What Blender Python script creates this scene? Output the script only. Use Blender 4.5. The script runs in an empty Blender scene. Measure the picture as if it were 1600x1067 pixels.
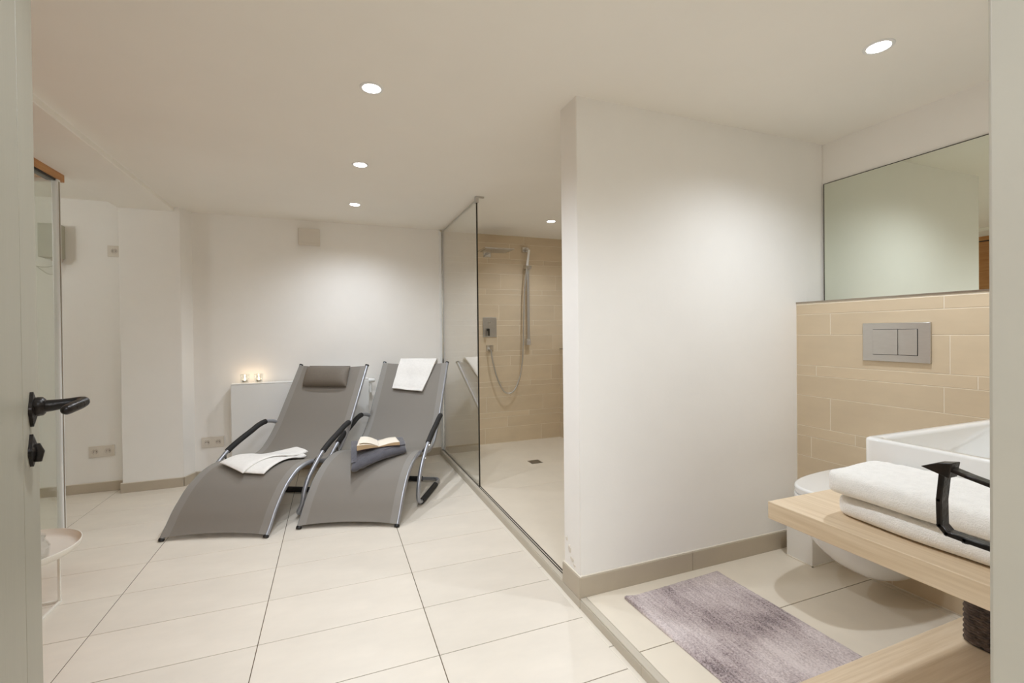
import bpy, math, random
from mathutils import Vector, Matrix, noise

random.seed(7)
S = bpy.context.scene
C = S.collection

# ------------------------------------------------------------------ camera
CAM_H = 1.12
yaw, pit, rol = (math.radians(a) for a in (21.292, -0.429, -0.610))
fwd = Vector((math.sin(yaw) * math.cos(pit), math.cos(yaw) * math.cos(pit), math.sin(pit)))
right = Vector((math.cos(yaw), -math.sin(yaw), 0))
up = right.cross(fwd)
r2 = right * math.cos(rol) + up * math.sin(rol)
u2 = -right * math.sin(rol) + up * math.cos(rol)
cam = bpy.data.cameras.new('camera')
cam.sensor_width = 36
cam.lens = 721.33 / 1600 * 36
cam.shift_y = -(533.5 - 525.1) / 1600
cam.clip_start = 0.02
co = bpy.data.objects.new('camera', cam)
C.objects.link(co)
co.matrix_world = Matrix((
    (r2.x, u2.x, -fwd.x, 0), (r2.y, u2.y, -fwd.y, 0), (r2.z, u2.z, -fwd.z, CAM_H), (0, 0, 0, 1)))
S.camera = co

# ------------------------------------------------------------------ world, exposure, lamp strengths
w = bpy.data.worlds.new('world'); S.world = w; w.use_nodes = True
w.node_tree.nodes['Background'].inputs[0].default_value = (1, .95, .88, 1)
w.node_tree.nodes['Background'].inputs[1].default_value = 0.02
S.view_settings.view_transform = 'Standard'
S.view_settings.look = 'None'
S.view_settings.gamma = 1
S.view_settings.use_curve_mapping = False
S.view_settings.exposure = 0.0
LAMP_W = 37.0
LAMP_COL = (.84, .91, 1.0)
HALL_W = 40.0
S.cycles.diffuse_bounces = 8
S.cycles.max_bounces = 14
S.cycles.transparent_max_bounces = 12

# ------------------------------------------------------------------ materials
def lin(c):
    return tuple(((v / 255) / 12.92 if v / 255 <= .04045 else ((v / 255 + .055) / 1.055) ** 2.4) for v in c) + (1,)

def mat(name, rgb, rough=.5, metal=0, var=0, vscale=8, stretch=(1, 1, 1), bump=0, bscale=60, rnd=0, spec=.5,
        coat=0, sheen=0, rgb2=None):
    m = bpy.data.materials.new(name); m.use_nodes = True
    nt = m.node_tree; b = nt.nodes['Principled BSDF']
    b.inputs['Roughness'].default_value = rough
    b.inputs['Metallic'].default_value = metal
    b.inputs['Specular IOR Level'].default_value = spec
    b.inputs['Coat Weight'].default_value = coat
    b.inputs['Sheen Weight'].default_value = sheen
    base = lin(rgb)
    b.inputs['Base Color'].default_value = base
    tc = nt.nodes.new('ShaderNodeTexCoord')
    mp = nt.nodes.new('ShaderNodeMapping'); mp.inputs['Scale'].default_value = stretch
    nt.links.new(tc.outputs['Object'], mp.inputs[0])
    if var or rgb2:
        n = nt.nodes.new('ShaderNodeTexNoise'); n.inputs['Scale'].default_value = vscale
        n.inputs['Detail'].default_value = 6; n.inputs['Roughness'].default_value = .6
        nt.links.new(mp.outputs[0], n.inputs[0])
        r = nt.nodes.new('ShaderNodeValToRGB')
        lo = lin(rgb2) if rgb2 else tuple(v * (1 - var) for v in base[:3]) + (1,)
        hi = base if rgb2 else tuple(min(1, v * (1 + var)) for v in base[:3]) + (1,)
        r.color_ramp.elements[0].position = .35; r.color_ramp.elements[0].color = lo
        r.color_ramp.elements[1].position = .65; r.color_ramp.elements[1].color = hi
        nt.links.new(n.outputs[0], r.inputs[0])
        out = r.outputs[0]
        if rnd:
            oi = nt.nodes.new('ShaderNodeObjectInfo')
            mr = nt.nodes.new('ShaderNodeMapRange'); mr.inputs[3].default_value = 1 - rnd; mr.inputs[4].default_value = 1 + rnd
            nt.links.new(oi.outputs['Random'], mr.inputs[0])
            hs = nt.nodes.new('ShaderNodeHueSaturation')
            nt.links.new(mr.outputs[0], hs.inputs['Value']); nt.links.new(out, hs.inputs['Color'])
            out = hs.outputs[0]
        nt.links.new(out, b.inputs['Base Color'])
    if bump:
        n2 = nt.nodes.new('ShaderNodeTexNoise'); n2.inputs['Scale'].default_value = bscale
        n2.inputs['Detail'].default_value = 4
        nt.links.new(mp.outputs[0], n2.inputs[0])
        bp = nt.nodes.new('ShaderNodeBump'); bp.inputs['Strength'].default_value = bump
        bp.inputs['Distance'].default_value = .002
        nt.links.new(n2.outputs[0], bp.inputs['Height']); nt.links.new(bp.outputs[0], b.inputs['Normal'])
    return m

def emis(name, rgb, s):
    m = bpy.data.materials.new(name); m.use_nodes = True; nt = m.node_tree
    nt.nodes.remove(nt.nodes['Principled BSDF'])
    e = nt.nodes.new('ShaderNodeEmission'); e.inputs[0].default_value = (*rgb, 1); e.inputs[1].default_value = s
    nt.links.new(e.outputs[0], nt.nodes['Material Output'].inputs[0]); return m

def glassm(name, tint=(.93, .96, .94), f0=.04, pw=5.0):
    m = bpy.data.materials.new(name); m.use_nodes = True; nt = m.node_tree
    nt.nodes.remove(nt.nodes['Principled BSDF'])
    t = nt.nodes.new('ShaderNodeBsdfTransparent'); t.inputs[0].default_value = (*tint, 1)
    g = nt.nodes.new('ShaderNodeBsdfGlossy'); g.inputs['Roughness'].default_value = .0
    g.inputs[0].default_value = (1, 1, 1, 1)
    lw = nt.nodes.new('ShaderNodeLayerWeight'); lw.inputs[0].default_value = .5
    p = nt.nodes.new('ShaderNodeMath'); p.operation = 'POWER'; p.inputs[1].default_value = pw
    mr = nt.nodes.new('ShaderNodeMapRange'); mr.inputs[3].default_value = f0; mr.inputs[4].default_value = 1
    mx = nt.nodes.new('ShaderNodeMixShader')
    nt.links.new(lw.outputs['Facing'], p.inputs[0]); nt.links.new(p.outputs[0], mr.inputs[0])
    nt.links.new(mr.outputs[0], mx.inputs[0]); nt.links.new(t.outputs[0], mx.inputs[1]); nt.links.new(g.outputs[0], mx.inputs[2])
    nt.links.new(mx.outputs[0], nt.nodes['Material Output'].inputs[0]); return m

M = {}
M['wall'] = mat('wall_paint', (243, 240, 235), .85, var=.012, vscale=3, bump=.12, bscale=90, spec=.2)
M['ceil'] = mat('ceiling_paint', (244, 240, 232), .9, var=.01, vscale=2, bump=.08, bscale=70, spec=.2)
M['floor'] = mat('floor_tile', (227, 218, 204), .34, var=.035, vscale=3.2, stretch=(1, 2.2, 1), bump=.02, bscale=120, rnd=.02, spec=.42)
M['grout'] = mat('floor_grout', (96, 80, 62), .9, var=.08, vscale=40)
M['bath'] = mat('bath_tile', (226, 216, 199), .34, var=.035, vscale=3.2, bump=.02, bscale=120, rnd=.02, spec=.42)
M['skirt'] = mat('skirting_tile', (187, 175, 156), .4, var=.03, vscale=5, rnd=.02)
M['riser'] = mat('riser_tile', (196, 187, 171), .4, var=.03, vscale=5)
M['walltile'] = mat('wall_tile', (212, 194, 166), .42, var=.045, vscale=2.4, stretch=(1, 1, 3), bump=.03, bscale=100, rnd=.03, spec=.4)
M['wallgrout'] = mat('wall_grout', (236, 226, 208), .9, var=.03, vscale=30)
M['chrome'] = mat('chrome', (215, 213, 210), .12, 1)
M['steel'] = mat('brushed_steel', (200, 198, 194), .34, 1, var=.03, vscale=40, stretch=(1, 1, 12))
M['silver'] = mat('silver_tube', (168, 170, 176), .36, .7)
M['darkmetal'] = mat('dark_metal', (70, 66, 60), .4, .8)
M['profile'] = mat('aluminium_profile', (168, 158, 144), .35, .9)
M['black'] = mat('black_foam', (34, 32, 31), .75, bump=.3, bscale=300)
M['blackcap'] = mat('black_plastic', (22, 21, 20), .45)
M['white'] = mat('white_lacquer', (236, 236, 234), .35)
M['whitep'] = mat('white_plastic', (222, 214, 202), .4)
M['ceramic'] = mat('ceramic', (240, 240, 238), .12, coat=.4)
M['towel'] = mat('towel_terry', (244, 241, 236), .95, var=.03, vscale=60, bump=1.0, bscale=420, sheen=.3)
M['wood'] = mat('light_oak', (222, 202, 174), .5, rgb2=(207, 184, 153), vscale=3.0, stretch=(1.2, 34, 34), bump=.05, bscale=9)
M['wood_y'] = mat('light_oak_lengthwise', (222, 202, 174), .5, rgb2=(206, 183, 152), vscale=3.0, stretch=(34, 1.2, 34), bump=.05, bscale=9)
M['sauna'] = mat('sauna_wood', (196, 144, 90), .5, rgb2=(176, 120, 70), vscale=4, stretch=(14, 1, 14), bump=.1, bscale=20)
M['iron'] = mat('wrought_iron', (20, 19, 19), .34, .5, rgb2=(40, 33, 28), vscale=22, bump=.8, bscale=90)
M['doorp'] = mat('door_paint', (152, 147, 131), .45, var=.02, vscale=3, stretch=(6, 6, .6), bump=.15, bscale=50)
M['jambp'] = mat('frame_paint', (192, 187, 174), .5, var=.02, vscale=6, bump=.1, bscale=60)
M['blanket'] = mat('fleece', (88, 87, 94), .95, var=.08, vscale=40, bump=.8, bscale=300, sheen=.4)
M['pages'] = mat('paper', (240, 230, 214), .9)
M['pageedge'] = mat('page_edges', (196, 168, 132), .9, var=.1, vscale=20, stretch=(1, 1, 60))
M['cover'] = mat('book_cover', (52, 30, 40), .6)
M['box'] = mat('grey_plastic', (186, 184, 168), .5)
M['socket'] = mat('socket_recess', (204, 194, 182), .6)
M['wax'] = mat('candle_wax', (238, 226, 208), .6)
M['mat_seal'] = mat('silicone', (232, 224, 210), .5)
M['traym'] = mat('powder_coat', (238, 234, 224), .4)
M['hall'] = mat('hall_paint', (210, 204, 192), .9)
M['glass'] = glassm('screen_glass', (.955, .965, .95), .03, 2.8)
M['glass2'] = glassm('cabin_glass', (.96, .975, .96), .03, 4.5)
M['jar'] = glassm('jar_glass', (.95, .96, .96), .05, 3.2)
M['lamp'] = emis('lamp_glow', (1, .97, .92), 30)
M['flame'] = emis('candle_flame', (1, .78, .5), 30)

def mirror_mat():
    m = mat('mirror_silver', (226, 231, 219), .0, 1); return m
M['mirror'] = mirror_mat()
def sp(a): return .5 - .5 * math.cos(math.pi * a)

def fabric_mat():
    m = mat('sling_mesh', (134, 128, 120), .62, spec=.35)
    nt = m.node_tree; b = nt.nodes['Principled BSDF']
    uv = nt.nodes.new('ShaderNodeUVMap'); sx = nt.nodes.new('ShaderNodeSeparateXYZ'); nt.links.new(uv.outputs[0], sx.inputs[0])
    def wave(src, f):
        a = nt.nodes.new('ShaderNodeMath'); a.operation = 'MULTIPLY'; a.inputs[1].default_value = f
        s = nt.nodes.new('ShaderNodeMath'); s.operation = 'SINE'
        nt.links.new(src, a.inputs[0]); nt.links.new(a.outputs[0], s.inputs[0]); return s.outputs[0]
    a = wave(sx.outputs[0], 1300); c = wave(sx.outputs[1], 3200)
    mu = nt.nodes.new('ShaderNodeMath'); mu.operation = 'MULTIPLY'; nt.links.new(a, mu.inputs[0]); nt.links.new(c, mu.inputs[1])
    r = nt.nodes.new('ShaderNodeMapRange'); r.inputs[1].default_value = -1; r.inputs[2].default_value = 1
    nt.links.new(mu.outputs[0], r.inputs[0])
    # stitched hems along both sides (a band of doubled cloth)
    su = nt.nodes.new('ShaderNodeMath'); su.operation = 'SUBTRACT'; su.inputs[1].default_value = .5; nt.links.new(sx.outputs[0], su.inputs[0])
    ab = nt.nodes.new('ShaderNodeMath'); ab.operation = 'ABSOLUTE'; nt.links.new(su.outputs[0], ab.inputs[0])
    g = nt.nodes.new('ShaderNodeMath'); g.operation = 'GREATER_THAN'; g.inputs[1].default_value = .425; nt.links.new(ab.outputs[0], g.inputs[0])
    n = nt.nodes.new('ShaderNodeTexNoise'); n.inputs['Scale'].default_value = 6
    mix0 = nt.nodes.new('ShaderNodeMix'); mix0.data_type = 'RGBA'
    mix0.inputs[6].default_value = lin((118, 112, 104)); mix0.inputs[7].default_value = lin((146, 140, 132))
    nt.links.new(r.outputs[0], mix0.inputs[0])
    mix = nt.nodes.new('ShaderNodeMix'); mix.data_type = 'RGBA'
    gm = nt.nodes.new('ShaderNodeMath'); gm.operation = 'MULTIPLY'; gm.inputs[1].default_value = .35; nt.links.new(g.outputs[0], gm.inputs[0])
    nt.links.new(gm.outputs[0], mix.inputs[0]); nt.links.new(mix0.outputs[2], mix.inputs[6]); mix.inputs[7].default_value = lin((160, 158, 154))
    nt.links.new(mix.outputs[2], b.inputs['Base Color'])
    return m
M['sling'] = fabric_mat()
M['pillow'] = mat('pillow_sling', (112, 103, 92), .7, var=.04, vscale=80, bump=.3, bscale=400)

def rug_mat():
    m = mat('rug_pile', (172, 158, 160), .98, sheen=.3)
    nt = m.node_tree; b = nt.nodes['Principled BSDF']
    tc = nt.nodes.new('ShaderNodeTexCoord')
    def nz(scale, st, det=6):
        mp = nt.nodes.new('ShaderNodeMapping'); mp.inputs['Scale'].default_value = st
        nt.links.new(tc.outputs['Object'], mp.inputs[0])
        n = nt.nodes.new('ShaderNodeTexNoise'); n.inputs['Scale'].default_value = scale; n.inputs['Detail'].default_value = det
        nt.links.new(mp.outputs[0], n.inputs[0]); return n.outputs[0]
    big = nz(3.2, (1, 1, 1)); lines = nz(26, (4, .35, 1), 3); fine = nz(190, (1, .8, 1), 4)
    def add(a, bb, ka, kb):
        x = nt.nodes.new('ShaderNodeMath'); x.operation = 'MULTIPLY'; x.inputs[1].default_value = kb; nt.links.new(bb, x.inputs[0])
        y = nt.nodes.new('ShaderNodeMath'); y.operation = 'MULTIPLY_ADD'; y.inputs[1].default_value = ka
        nt.links.new(a, y.inputs[0]); nt.links.new(x.outputs[0], y.inputs[2]); return y.outputs[0]
    t = add(add(big, lines, .62, .20), fine, 1, .36)
    r = nt.nodes.new('ShaderNodeValToRGB'); e = r.color_ramp.elements
    e[0].position = .46; e[0].color = lin((104, 90, 92))
    e[1].position = .70; e[1].color = lin((222, 210, 208))
    x = e.new(.56); x.color = lin((176, 161, 161))
    nt.links.new(t, r.inputs[0]); nt.links.new(r.outputs[0], b.inputs['Base Color'])
    bp = nt.nodes.new('ShaderNodeBump'); bp.inputs['Strength'].default_value = .9; bp.inputs['Distance'].default_value = .004
    nt.links.new(add(lines, fine, .5, .6), bp.inputs['Height']); nt.links.new(bp.outputs[0], b.inputs['Normal'])
    return m
M['rug'] = rug_mat()

# ------------------------------------------------------------------ mesh helpers
class MB:
    def __init__(s): s.v = []; s.f = []; s.uv = None; s.mi = []
    def add(s, vs, fs):
        k = len(s.v); s.v += [Vector(v) for v in vs]; s.f += [tuple(i + k for i in f) for f in fs]; return s
    def box(s, x0, x1, y0, y1, z0, z1):
        return s.add([(x0, y0, z0), (x1, y0, z0), (x1, y1, z0), (x0, y1, z0), (x0, y0, z1), (x1, y0, z1), (x1, y1, z1), (x0, y1, z1)],
                     [(0, 3, 2, 1), (4, 5, 6, 7), (0, 1, 5, 4), (1, 2, 6, 5), (2, 3, 7, 6), (3, 0, 4, 7)])
    def prism(s, poly, z0, z1):
        n = len(poly); area = sum(poly[i][0] * poly[(i + 1) % n][1] - poly[(i + 1) % n][0] * poly[i][1] for i in range(n))
        if area < 0: poly = poly[::-1]
        return s.add([(x, y, z0) for x, y in poly] + [(x, y, z1) for x, y in poly],
                     [tuple(range(n))[::-1], tuple(range(n, 2 * n))] + [(i, (i + 1) % n, n + (i + 1) % n, n + i) for i in range(n)])
    def obox(s, c, ax, ay, az, dx, dy, dz):
        """box centred on c with half extents along three axes"""
        c = Vector(c); ax = Vector(ax).normalized() * dx; ay = Vector(ay).normalized() * dy; az = Vector(az).normalized() * dz
        vs = [c - ax - ay - az, c + ax - ay - az, c + ax + ay - az, c - ax + ay - az, c - ax - ay + az, c + ax - ay + az, c + ax + ay + az, c - ax + ay + az]
        return s.add(vs, [(0, 3, 2, 1), (4, 5, 6, 7), (0, 1, 5, 4), (1, 2, 6, 5), (2, 3, 7, 6), (3, 0, 4, 7)])
    def tube(s, pts, r, n=12, closed=False, sx=1.0):
        pts = [Vector(p) for p in pts]; N = len(pts); rs = r if isinstance(r, (list, tuple)) else [r] * N
        rings = []; ref = None
        for i, p in enumerate(pts):
            a = pts[max(i - 1, 0)]; b = pts[min(i + 1, N - 1)]
            t = (b - a).normalized()
            if ref is None:
                ref = Vector((0, 0, 1)) if abs(t.z) < .9 else Vector((1, 0, 0))
            ref = (ref - t * ref.dot(t)).normalized(); sd = t.cross(ref)
            rings.append([p + (ref * math.cos(q) * sx + sd * math.sin(q)) * rs[i] for q in [2 * math.pi * k / n for k in range(n)]])
        k = len(s.v)
        for rg in rings: s.v += rg
        for i in range(N - 1):
            for j in range(n):
                a = k + i * n + j; b = k + i * n + (j + 1) % n
                s.f.append((a, b, b + n, a + n))
        s.f.append(tuple(k + j for j in range(n))[::-1]); s.f.append(tuple(k + (N - 1) * n + j for j in range(n)))
        return s
    def lathe(s, prof, c=(0, 0, 0), n=32, axis='z', sx=1, sy=1):
        k = len(s.v); c = Vector(c)
        for r, h in prof:
            for j in range(n):
                q = 2 * math.pi * j / n
                a, b = r * math.cos(q) * sx, r * math.sin(q) * sy
                s.v.append(c + (Vector((a, b, h)) if axis == 'z' else Vector((a, -h, b)) if axis == 'y' else Vector((-h, a, b))))
        for i in range(len(prof) - 1):
            for j in range(n):
                a = k + i * n + j; b = k + i * n + (j + 1) % n
                s.f.append((a, b, b + n, a + n))
        if prof[0][0] > 1e-6: s.f.append(tuple(k + j for j in range(n))[::-1])
        if prof[-1][0] > 1e-6: s.f.append(tuple(k + (len(prof) - 1) * n + j for j in range(n)))
        return s
    def sheet(s, fn, nu, nv, uv=False):
        """closed slab: fn(u, v, side) with side 0 bottom, 1 top"""
        k = len(s.v); uvs = []
        for side in (0, 1):
            for j in range(nv + 1):
                for i in range(nu + 1):
                    s.v.append(Vector(fn(i / nu, j / nv, side))); uvs.append((i / nu, j / nv))
        W = nu + 1; T = (nu + 1) * (nv + 1)
        for j in range(nv):
            for i in range(nu):
                a = k + j * W + i
                s.f.append((a, a + W, a + W + 1, a + 1)); b = a + T; s.f.append((b, b + 1, b + W + 1, b + W))
        for i in range(nu):
            a = k + i; s.f.append((a, a + 1, a + 1 + T, a + T)); a = k + nv * W + i; s.f.append((a + 1, a, a + T, a + 1 + T))
        for j in range(nv):
            a = k + j * W; s.f.append((a + W, a, a + T, a + W + T)); a = k + j * W + nu; s.f.append((a, a + W, a + W + T, a + T))
        s.uv = uvs; return s

ROOT = {}
def link(name, me, m, parent=None, loc=None):
    o = bpy.data.objects.new(name, me); C.objects.link(o)
    if m is not None and not me.materials: me.materials.append(m)
    if parent is not None: o.parent = parent
    if loc is not None: o.location = loc
    return o

def build(name, mb, m, parent=None, smooth=False, bevel=0, seg=2, base=None, sub=0):
    """parent: verts given in world space, shifted by the root's location"""
    vs = mb.v
    if parent is not None:
        off = ROOT[parent.name]
    else:
        if base is None:
            xs = [v.x for v in vs]; ys = [v.y for v in vs]; zs = [v.z for v in vs]
            base = Vector(((min(xs) + max(xs)) / 2, (min(ys) + max(ys)) / 2, min(zs)))
        off = Vector(base)
    me = bpy.data.meshes.new(name)
    me.from_pydata([v - off for v in vs], [], mb.f)
    if mb.uv and len(mb.uv) == len(vs):
        ul = me.uv_layers.new(name='UVMap')
        for lp in me.loops: ul.data[lp.index].uv = mb.uv[lp.vertex_index]
    me.update()
    if smooth: me.shade_smooth()
    o = link(name, me, m, parent, None if parent is not None else off)
    ROOT[o.name] = off
    if sub:
        md = o.modifiers.new('sub', 'SUBSURF'); md.levels = sub; md.render_levels = sub
    if bevel:
        md = o.modifiers.new('bevel', 'BEVEL'); md.width = bevel; md.segments = seg; md.limit_method = 'ANGLE'; md.angle_limit = math.radians(40)
        md.harden_normals = False
        me.shade_smooth()
        try: me.set_sharp_from_angle(angle=math.radians(50))
        except Exception: pass
    elif smooth:
        try: me.set_sharp_from_angle(angle=math.radians(55))
        except Exception: pass
    return o

def tag(o, label=None, cat=None, group=None, kind=None):
    if label: o['label'] = label
    if cat: o['category'] = cat
    if group: o['group'] = group
    if kind: o['kind'] = kind
    return o

def thing(name, loc, label, cat, group=None):
    o = bpy.data.objects.new(name, None); C.objects.link(o); o.location = loc; o.empty_display_size = .1
    ROOT[o.name] = Vector(loc)
    return tag(o, label, cat, group)

def struct(name, mb, m, parent=None, **k):
    o = build(name, mb, m, parent, **k)
    if parent is None: o['kind'] = 'structure'
    return o

TC = {}
def tile(parent, org, U, V, N, w_, h_, th, m, name='tile'):
    """a bevelled tile: org = lower corner at the back, U, V in-plane axes, N outward"""
    key = (round(w_, 4), round(h_, 4), round(th, 4), U, V, N, m.name)
    if key not in TC:
        u, v, n = Vector(U), Vector(V), Vector(N); e = .0009
        vs = [u * a + v * b + n * c for c, i in ((0, 0), (th - e, 0), (th, e)) for a, b in ((i, i), (w_ - i, i), (w_ - i, h_ - i), (i, h_ - i))]
        fs = [(i + k, (i + 1) % 4 + k, (i + 1) % 4 + 4 + k, i + 4 + k) for k in (0, 4) for i in range(4)] + [(8, 9, 10, 11)]
        if u.cross(v).dot(n) < 0: fs = [f[::-1] for f in fs]
        me = bpy.data.meshes.new(name); me.from_pydata(vs, [], fs); me.update(); me.materials.append(m); TC[key] = me
    o = bpy.data.objects.new(name, TC[key]); C.objects.link(o); o.parent = parent
    o.location = Vector(org) - ROOT[parent.name]
    return o

def catmull(pts, n=8):
    pts = [Vector(p) for p in pts]; P = [pts[0] * 2 - pts[1]] + pts + [pts[-1] * 2 - pts[-2]]; out = []
    for i in range(1, len(P) - 2):
        a, b, c, d = P[i - 1:i + 3]
        for k in range(n):
            t = k / n
            out.append(.5 * ((2 * b) + (c - a) * t + (2 * a - 5 * b + 4 * c - d) * t * t + (3 * b - a - 3 * c + d) * t ** 3))
    out.append(pts[-1]); return out

# ================================================================== THE SETTING
CZ = 2.075
X0, X1 = -2.62, 2.38          # room west / east
YF = .25                      # room side of the door wall
YB = 4.225
XS = .93                      # step line
G = .0028                     # joint width of floor tiles

# ---- main floor: slab + 60 x 30 tiles
fl = struct('floor', MB().box(X0, XS, -1.6, 4.40, -.06, -.0018), M['grout'], base=(0, 0, -.06))
xj = [X0, -2.067, -1.467, -.865, -.265, .335, .9035]
yj = [.2]
y = .388
while y < 4.25:
    yj.append(y); y += .2995
yj.append(4.24)
for a, b in zip(xj[:-1], xj[1:]):
    for c, d in zip(yj[:-1], yj[1:]):
        tile(fl, (a + G / 2, c + G / 2, -.008), (1, 0, 0), (0, 1, 0), (0, 0, 1), b - a - G, d - c - G, .008, M['floor'])
# narrow cut strip beside the step
y = .2
for y in [.2 + .6 * k for k in range(7)]:
    e = min(y + .6, 4.22)
    tile(fl, (.9026, y + G / 2, -.008), (1, 0, 0), (0, 1, 0), (0, 0, 1), .024, e - y - G, .0078, M['mat_seal'], 'edge_strip')
hf = struct('floor_hall', MB().box(-1.6, 1.6, -1.6, .2, -.02, -.0005), M['floor'])

# ---- raised bathroom floor and shower floor
SZ = .04
bf = struct('floor_bath', MB().box(XS + .001, X1, YF - .2, 1.648, 0, SZ - .0018), M['grout'])
for a, b in ((.951, 2.151), (2.151, 2.18)):
    for c, d in ((.25, .69), (.69, 1.29), (1.29, 1.648)):
        tile(bf, (a + G / 2, c + G / 2, SZ - .008), (1, 0, 0), (0, 1, 0), (0, 0, 1), b - a - G, d - c - G, .008, M['bath'])
for k in range(3):
    c, d = [(.25, .69), (.69, 1.24), (1.24, 1.6365)][k]
    tile(bf, (XS - .006, c + .0005, 0), (0, 1, 0), (0, 0, 1), (-1, 0, 0), d - c - .001, SZ - .006, .0035, M['riser'], 'riser_tile')
build('step_profile', MB().box(XS - .007, XS + .0205, YF, 1.638, SZ - .006, SZ + .0006), M['riser'], bf, bevel=.001)['label'] = 'greige tile nosing along the step'
sf = struct('floor_shower', MB().box(XS + .001, X1, 1.70, YB + .03, 0, SZ - .0018), M['wallgrout'])
tile(sf, (.962, 1.787, SZ - .008), (1, 0, 0), (0, 1, 0), (0, 0, 1), 1.218, 1.20, .008, M['bath'])
tile(sf, (.962, 2.9878, SZ - .008), (1, 0, 0), (0, 1, 0), (0, 0, 1), 1.218, 1.258, .008, M['bath'])
for c, d in ((1.787, 2.40), (2.40, 3.0), (3.0, 3.6), (3.6, 4.215)):
    tile(sf, (XS - .006, c + .0005, 0), (0, 1, 0), (0, 0, 1), (-1, 0, 0), d - c - .001, SZ - .004, .0035, M['riser'], 'riser_tile')
build('step_profile', MB().box(XS - .007, XS + .016, 1.786, 4.215, SZ - .004, SZ + .0008), M['riser'], sf, bevel=.001)
build('glass_channel', MB().box(XS + .016, XS + .020, 1.80, 4.215, SZ - .008, SZ + .003).box(XS + .028, XS + .032, 1.80, 4.215, SZ - .008, SZ + .003)
      .box(XS + .016, XS + .032, 1.80, 4.215, SZ - .009, SZ - .006), M['darkmetal'], sf)['label'] = 'dark metal channel in the shower floor'

# ---- walls
struct('wall_back', MB().box(-1.02, .938, YB, YB + .15, 0, 2.2), M['wall'])
struct('wall_recess', MB().box(X0, -1.40, 4.20, 4.36, 0, 2.2), M['wall'])
struct('wall_pillar', MB().prism([(-1.415, 4.10), (-1.045, 4.10), (-1.0, YB + .002), (-1.0, 4.36), (-1.415, 4.36)], 0, 2.2), M['wall'], bevel=.004)
struct('wall_left', MB().box(X0 - .12, X0, -.1, 4.36, 0, 2.2), M['wall'])
struct('wall_front', MB().box(X0 - .12, -.232, .05, YF, 0, 2.2).box(.70, X1 + .12, .05, YF, 0, 2.2).box(-.232, .70, .05, YF, 2.02, 2.2), M['wall'])
wr = struct('wall_right', MB().box(X1, X1 + .12, .05, 4.42, 0, 2.2), M['wall'])
wp = struct('wall_partition', MB().box(.93, X1, 1.648, 1.786, 0, 2.12), M['wall'], bevel=.005, seg=3)
# chipped plaster at the foot of the partition's end
pm = MB()
for (yy, zz, ry, rz) in ((1.735, .20, .018, .030), (1.715, .165, .022, .02), (1.695, .148, .012, .012), (1.76, .235, .01, .018)):
    n = 10
    pm.add([(.9265, yy + ry * .5 * math.cos(q) * (1 + .3 * math.sin(3 * q)), zz + rz * .5 * math.sin(q) * (1 + .2 * math.cos(2 * q))) for q in [2 * math.pi * k / n for k in range(n)]] +
           [(.9298, yy + ry * .6 * math.cos(q), zz + rz * .6 * math.sin(q)) for q in [2 * math.pi * k / n for k in range(n)]],
           [tuple(range(n))] + [(i, i + n, (i + 1) % n + n, (i + 1) % n) for i in range(n)])
build('plaster_patch', pm, M['whitep'], wp)['label'] = 'rough patch of chipped white plaster'

struct('ceiling', MB().box(-1.08, X1, -.1, 4.42, CZ, CZ + .12), M['ceil'])
struct('ceiling_beam', MB().box(-1.42, -1.08, -.1, 4.42, 2.045, CZ + .12), M['ceil'], bevel=.004)
struct('ceiling_recess', MB().box(X0, -1.42, -.1, 4.42, 2.105, CZ + .12), M['ceil'])
# hallway the camera stands in
struct('wall_hall', MB().box(-1.6, -1.5, -1.6, .05, 0, 2.4).box(1.5, 1.6, -1.6, .05, 0, 2.4).box(-1.6, 1.6, -1.7, -1.6, 0, 2.4)
       .box(-1.6, -.232, .03, .05, 0, 2.4).box(.70, 1.6, .03, .05, 0, 2.4).box(-.232, .70, .03, .05, 2.02, 2.4), M['hall'])
struct('ceiling_hall', MB().box(-1.6, 1.6, -1.7, .05, 2.3, 2.4), M['hall'])

# ---- random-strip wall tiles: repeating 5 / 10 / 15 cm courses
def courses(z0, z1):
    out = []; z = 1.244 + .3 * 5; seq = (.05, .10, .15); k = 0
    while z > z0 + .004:
        h = seq[k % 3]; a, b = max(z - h, z0), min(z, z1)
        if b - a > .006: out.append((a, b, k))
        z -= h; k += 1
    return out
def tiled_wall(parent, start, U, N, length, z0, z1, offs, th=.008, J=.003):
    start = Vector(start); u = Vector(U)
    for a, b, k in courses(z0, z1):
        o = offs.get(k, None)
        if o is None: o = (k * .237 + .13 * (k % 4)) % .6
        edges = [0] + [o + .6 * i for i in range(-1, 8) if .03 < o + .6 * i < length - .03] + [length]
        for p, q in zip(edges[:-1], edges[1:]):
            tile(parent, start + u * (p + J / 2) + Vector((0, 0, a + J / 2)), U, (0, 0, 1), N, q - p - J, b - a - J, th, M['walltile'])

# toilet half wall (runs along y at x = 2.18); course k such that tops match the photograph
hw = struct('wall_half', MB().box(2.1812, X1, YF, 1.648, 0, 1.250), M['wallgrout'])
# offsets measured from y = 1.645 towards the camera
o_t = {}
zt = 1.244 + 1.5
k = 0; seq = (.05, .10, .15); z = zt
want = {1.244: .602, 1.194: .17, 1.094: .02, .944: .101, .894: .001, .794: .168, .644: .278}
while z > 0:
    for kk, vv in want.items():
        if abs(z - kk) < .004: o_t[k] = vv
    z -= seq[k % 3]; k += 1
tiled_wall(hw, (2.188, 1.647, 0), (0, -1, 0), (-1, 0, 0), 1.647 - YF, SZ, 1.250, o_t)
struct('trim_2', MB().box(2.1785, X1, YF, 1.648, 1.250, 1.2575), M['profile'])['label'] = 'metal edge profile along the ledge of the half wall'
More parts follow.
